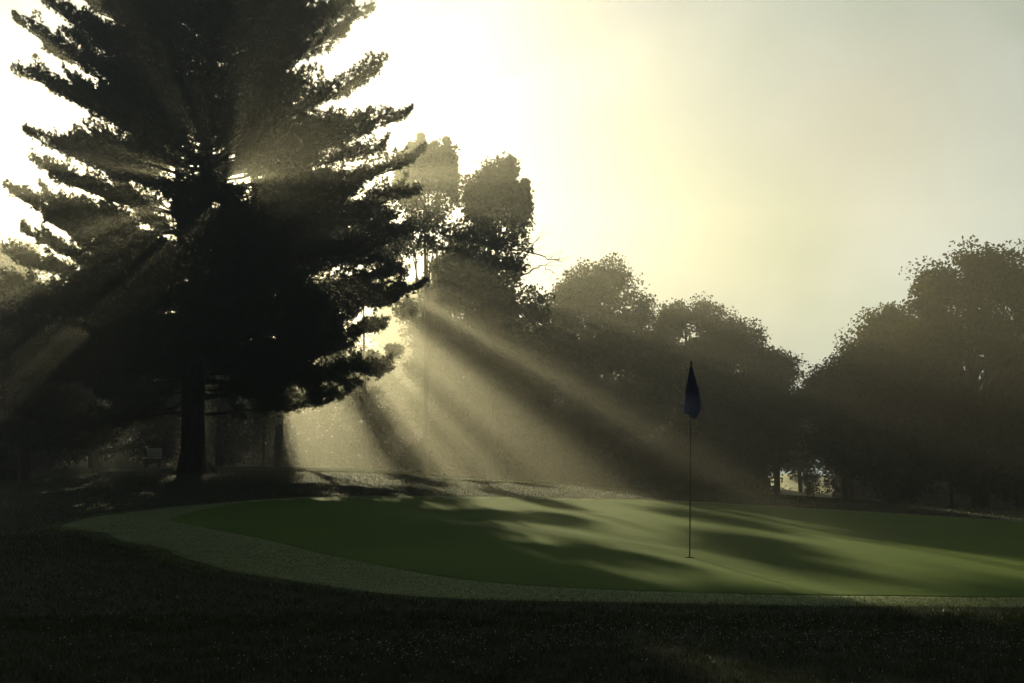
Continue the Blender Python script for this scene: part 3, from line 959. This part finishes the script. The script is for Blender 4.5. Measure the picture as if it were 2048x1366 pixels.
def box(c, sx, sy, sz, skew=0.0):
    v = []
    for z_ in (-1, 1):
        for (x_, y_) in ((-1, -1), (1, -1), (1, 1), (-1, 1)):
            v.append((c[0] + x_ * sx / 2 + skew * z_, c[1] + y_ * sy / 2 + (0.10 if z_ > 0 else 0) * (sy < 0.2), c[2] + z_ * sz / 2))
    return np.array(v), np.array([(0, 3, 2, 1), (4, 5, 6, 7), (0, 1, 5, 4), (1, 2, 6, 5), (2, 3, 7, 6), (3, 0, 4, 7)])


v, f = box(bp + [0, 0.25, 0.62], 0.62, 0.05, 0.34, -0.03); mesh_obj('backrest', v, f, m_pale, bx)
v, f = box(bp + [0, 0.02, 0.40], 0.62, 0.40, 0.05); mesh_obj('seat', v, f, m_pale, bx)
for sx in (-0.27, 0.27):
    v, f = box(bp + [sx, 0.05, 0.18], 0.05, 0.34, 0.38); mesh_obj('leg', v, f, m_dark, bx)

# slim far trunk right of the pine trunk, two saplings in the gap
for (px, topy, D, r_, lab, sd_) in ((527, 770, 46, 0.05, 'very thin pale sapling trunk right of the pine trunk', 3),
                                   (1612, 962, 66, 0.05, 'small dark sapling in the gap in front of the bright strip, left one', 4),
                                   (1624, 958, 68, 0.05, 'small dark sapling in the gap in front of the bright strip, right one', 5)):
    b = on_ground(px, D)
    e = empty('sapling', b, lab, 'tree')
    T = Tubes()
    tp_ = at(px + 2, topy, D)
    g = np.random.default_rng(sd_)
    Q = bez(b - [0, 0, 0.05], (b + tp_) / 2 + [0.05, 0, 0], tp_, 9)
    T.add(Q, np.linspace(r_, r_ * 0.4, 9), 7)
    tips = []
    for k in range(10):
        i0 = g.integers(4, 9)
        q2 = Q[i0] + np.array([g.uniform(-1, 1), g.uniform(-1, 1), g.uniform(0.2, 1.0)]) * (0.25 if D > 50 else 0.6)
        T.add(bez(Q[i0], (Q[i0] + q2) / 2, q2, 4), np.linspace(r_ * 0.3, 0.006, 4), 4)
        tips.append(q2)
    T.build('trunk', M_bark2, e)
    P = np.repeat(np.array(tips), 90, 0) + g.normal(0, 0.10 if D > 50 else 0.16, (900, 3))
    u = g.normal(0, 1, P.shape); u /= np.linalg.norm(u, axis=1)[:, None]
    v = np.cross(u, g.normal(0, 1, P.shape)); v /= np.linalg.norm(v, axis=1)[:, None]
    vv = np.stack([P - u * .05, P + v * .03, P + u * .05, P - v * .03], 1).reshape(-1, 3)
    mesh_obj('crown', vv, np.arange(len(vv)).reshape(-1, 4), M_leaf, e)

# pale sand of a bunker out in the gap
def blob(name, px0, px1, D, depth, rise, mat, seed):
    g = np.random.default_rng(seed)
    a = on_ground(px0, D); b = on_ground(px1, D)
    c = (a + b) / 2
    hw = (b[0] - a[0]) / 2
    nr, na = 14, 64
    V = []
    for i_ in range(nr):
        r = (i_ / (nr - 1))
        for k in range(na):
            th = k / na * 2 * math.pi
            w_ = 1 + 0.10 * math.sin(3 * th + seed) + 0.05 * math.sin(7 * th)
            x = c[0] + math.cos(th) * hw * r * w_
            y = c[1] + math.sin(th) * depth * r * w_
            V.append((x, y, float(terrain(x, y)) + 0.02 + rise * (1 - r ** 2) * (0.6 + 0.4 * math.sin(th)) - (0.06 if i_ == nr - 1 else 0)))
    i_ = np.arange(nr - 1)[:, None] * na
    j_ = np.arange(na)[None, :]
    jj = (j_ + 1) % na
    return tag(mesh_obj(name, np.array(V), np.stack([i_ + j_, i_ + na + j_, i_ + na + jj, i_ + jj], -1).reshape(-1, 4), mat, smooth=True), kind='structure')


m_sand = mat_simple('bunker_sand', (0.42, 0.40, 0.24), (0.55, 0.52, 0.34), 4, 0.9, 0.2)
blob('sand_bunker', 1548, 1646, 92, 9, 1.1, m_sand, 2)

# overhead wire dipping behind the pine at the left
ww = Tubes()
wa, wb = at(-60, 640, 40), at(170, 745, 40)
ww.add(bez(wa, (wa + wb) / 2 - [0, 0, 0.12], wb, 12), np.full(12, 0.012), 6)
wo = ww.build('overhead_wire', M_bark2, lt)

# ------------------------------------------------------------------ flagstick and cup
fs = empty('flagstick', (HOLE[0], HOLE[1], HZ), 'thin flagstick with limp dark navy flag standing in the cup on the green', 'flagstick')
topP = at(1382.5, 722, HOLE[1])
pl = Tubes()
b0 = np.array([HOLE[0], HOLE[1], HZ - 0.09])
pp = b0[None, :] + (topP - b0)[None, :] * np.linspace(0, 1, 14)[:, None]
pl.add(pp, np.full(14, 0.0075), 10)
m_pole = mat_simple('flagstick_paint', (0.05, 0.035, 0.015), (0.08, 0.05, 0.02), 5, 0.5)
pl.build('pole', m_pole, fs)
cp_ = Tubes()
cp_.add([topP + np.array([0, 0, -0.10]), topP + np.array([0, 0, 0.0]), topP + np.array([0, 0, 0.002])], [0.0115, 0.0115, 0.001], 10)
cp_.build('tip', M_black, fs)
# limp flag wrapped round the pole: rings of pleated cloth down from the top grommet
L_px = np.array([[735, 1379.5], [745, 1378.8], [760, 1376], [780, 1373], [800, 1371], [815, 1369.5], [825, 1368.8], [838, 1368.5]])
R_px = np.array([[735, 1385.5], [745, 1387], [760, 1391], [780, 1396], [800, 1400], [815, 1402.3], [825, 1401.5], [838, 1400]])
rows, cols = 26, 40
fv = []
for r in range(rows):
    t = r / (rows - 1)
    for c in range(cols):
        th = c / cols * 2 * math.pi
        xn = math.cos(th)                       # -1 left edge .. 1 right edge
        # lower hem: rises to the left corner, point at lower right
        xs = (xn + 1) / 2
        hem = np.interp(xs, [0, 0.62, 0.68, 1], [824, 837, 838, 815])
        y = 735 + (hem - 735) * t
        l = np.interp(y, L_px[:, 0], L_px[:, 1]); rt = np.interp(y, R_px[:, 0], R_px[:, 1])
        px = 1382.5 + (l + (rt - l) * xs - 1382.5) * 1.1
        p = at(px, y, HOLE[1])
        wdt = (rt - l) / 2 / (F / HOLE[1])
        depth = math.sin(th) * wdt * 0.45 + math.sin(xs * 9 + 2.0 * t) * wdt * 0.22 * t
        fv.append(p + np.array([0, depth, 0]))
i = np.arange(rows - 1)[:, None] * cols
j = np.arange(cols)[None, :]
j2 = (j + 1) % cols
fq = np.stack([i + j, i + cols + j, i + cols + j2, i + j2], -1).reshape(-1, 4)
m_flag, t = mat_base('navy_flag_cloth')
co = t.n('ShaderNodeTexCoord').outputs['Object']
wv = t.n('ShaderNodeTexNoise', ins={'Vector': co, 'Scale': 14.0, 'Detail': 4.0})
dd_ = t.n('ShaderNodeVectorMath', operation='DISTANCE', ins={0: co, 1: (0.035, -0.03, 1.60)}).outputs['Value']
rr_ = t.n('ShaderNodeMapRange', ins={0: dd_, 1: 0.05, 2: 0.19, 3: 1.0, 4: 0.0}).outputs[0]
c1 = t.n('ShaderNodeMix', data_type='RGBA', ins={0: wv.outputs[0], 6: (0.07, 0.06, 0.16, 1), 7: (0.11, 0.10, 0.24, 1)})
c2 = t.n('ShaderNodeMix', data_type='RGBA', ins={0: rr_, 6: c1.outputs[2], 7: (0.34, 0.32, 0.60, 1)})
bb = t.n('ShaderNodeBsdfPrincipled', ins={'Base Color': c2.outputs[2], 'Roughness': 0.9, 'Specular IOR Level': 0.1})
oo = t.n('ShaderNodeOutputMaterial')
t.link(bb.outputs[0], oo.inputs['Surface'])
fl = mesh_obj('flag', np.array(fv), fq, m_flag, fs, smooth=True)
sm = fl.modifiers.new('thickness', 'SOLIDIFY'); sm.thickness = 0.002
# cup in the green
cup = Tubes()
cpts = [np.array([HOLE[0], HOLE[1], HZ - 0.11]), np.array([HOLE[0], HOLE[1], HZ - 0.109]), np.array([HOLE[0], HOLE[1], HZ - 0.004])]
cup.add(cpts, [0.001, 0.054, 0.054], 32)
cupo = cup.build('hole_cup', M_black, loc=(HOLE[0], HOLE[1], HZ - 0.11))
tag(cupo, 'small round golf hole in the green at the foot of the flagstick', 'golf hole')

# ------------------------------------------------------------------ haze
hz, t = mat_base('haze')
pv = t.n('ShaderNodeVolumePrincipled', ins={'Color': (0.97, 0.93, 0.80, 1), 'Density': 0.0037, 'Anisotropy': 0.76})
o = t.n('ShaderNodeOutputMaterial')
t.link(pv.outputs[0], o.inputs['Volume'])
x0, x1, y0, y1, z0, z1 = GX[0] - 2, GX[-1] + 2, GY[0] - 2, GY[-1] + 2, zz.min() - 1.0, tz[-1] + 1.0
hv = [(x, y, z) for z in (z0, z1) for (x, y) in ((x0, y0), (x1, y0), (x1, y1), (x0, y1))]
hf = [(0, 3, 2, 1), (4, 5, 6, 7), (0, 1, 5, 4), (1, 2, 6, 5), (2, 3, 7, 6), (3, 0, 4, 7)]
haze = mesh_obj('haze', np.array(hv), np.array(hf), hz)
tag(haze, 'pale morning mist filling the air over the course', 'haze', kind='stuff')
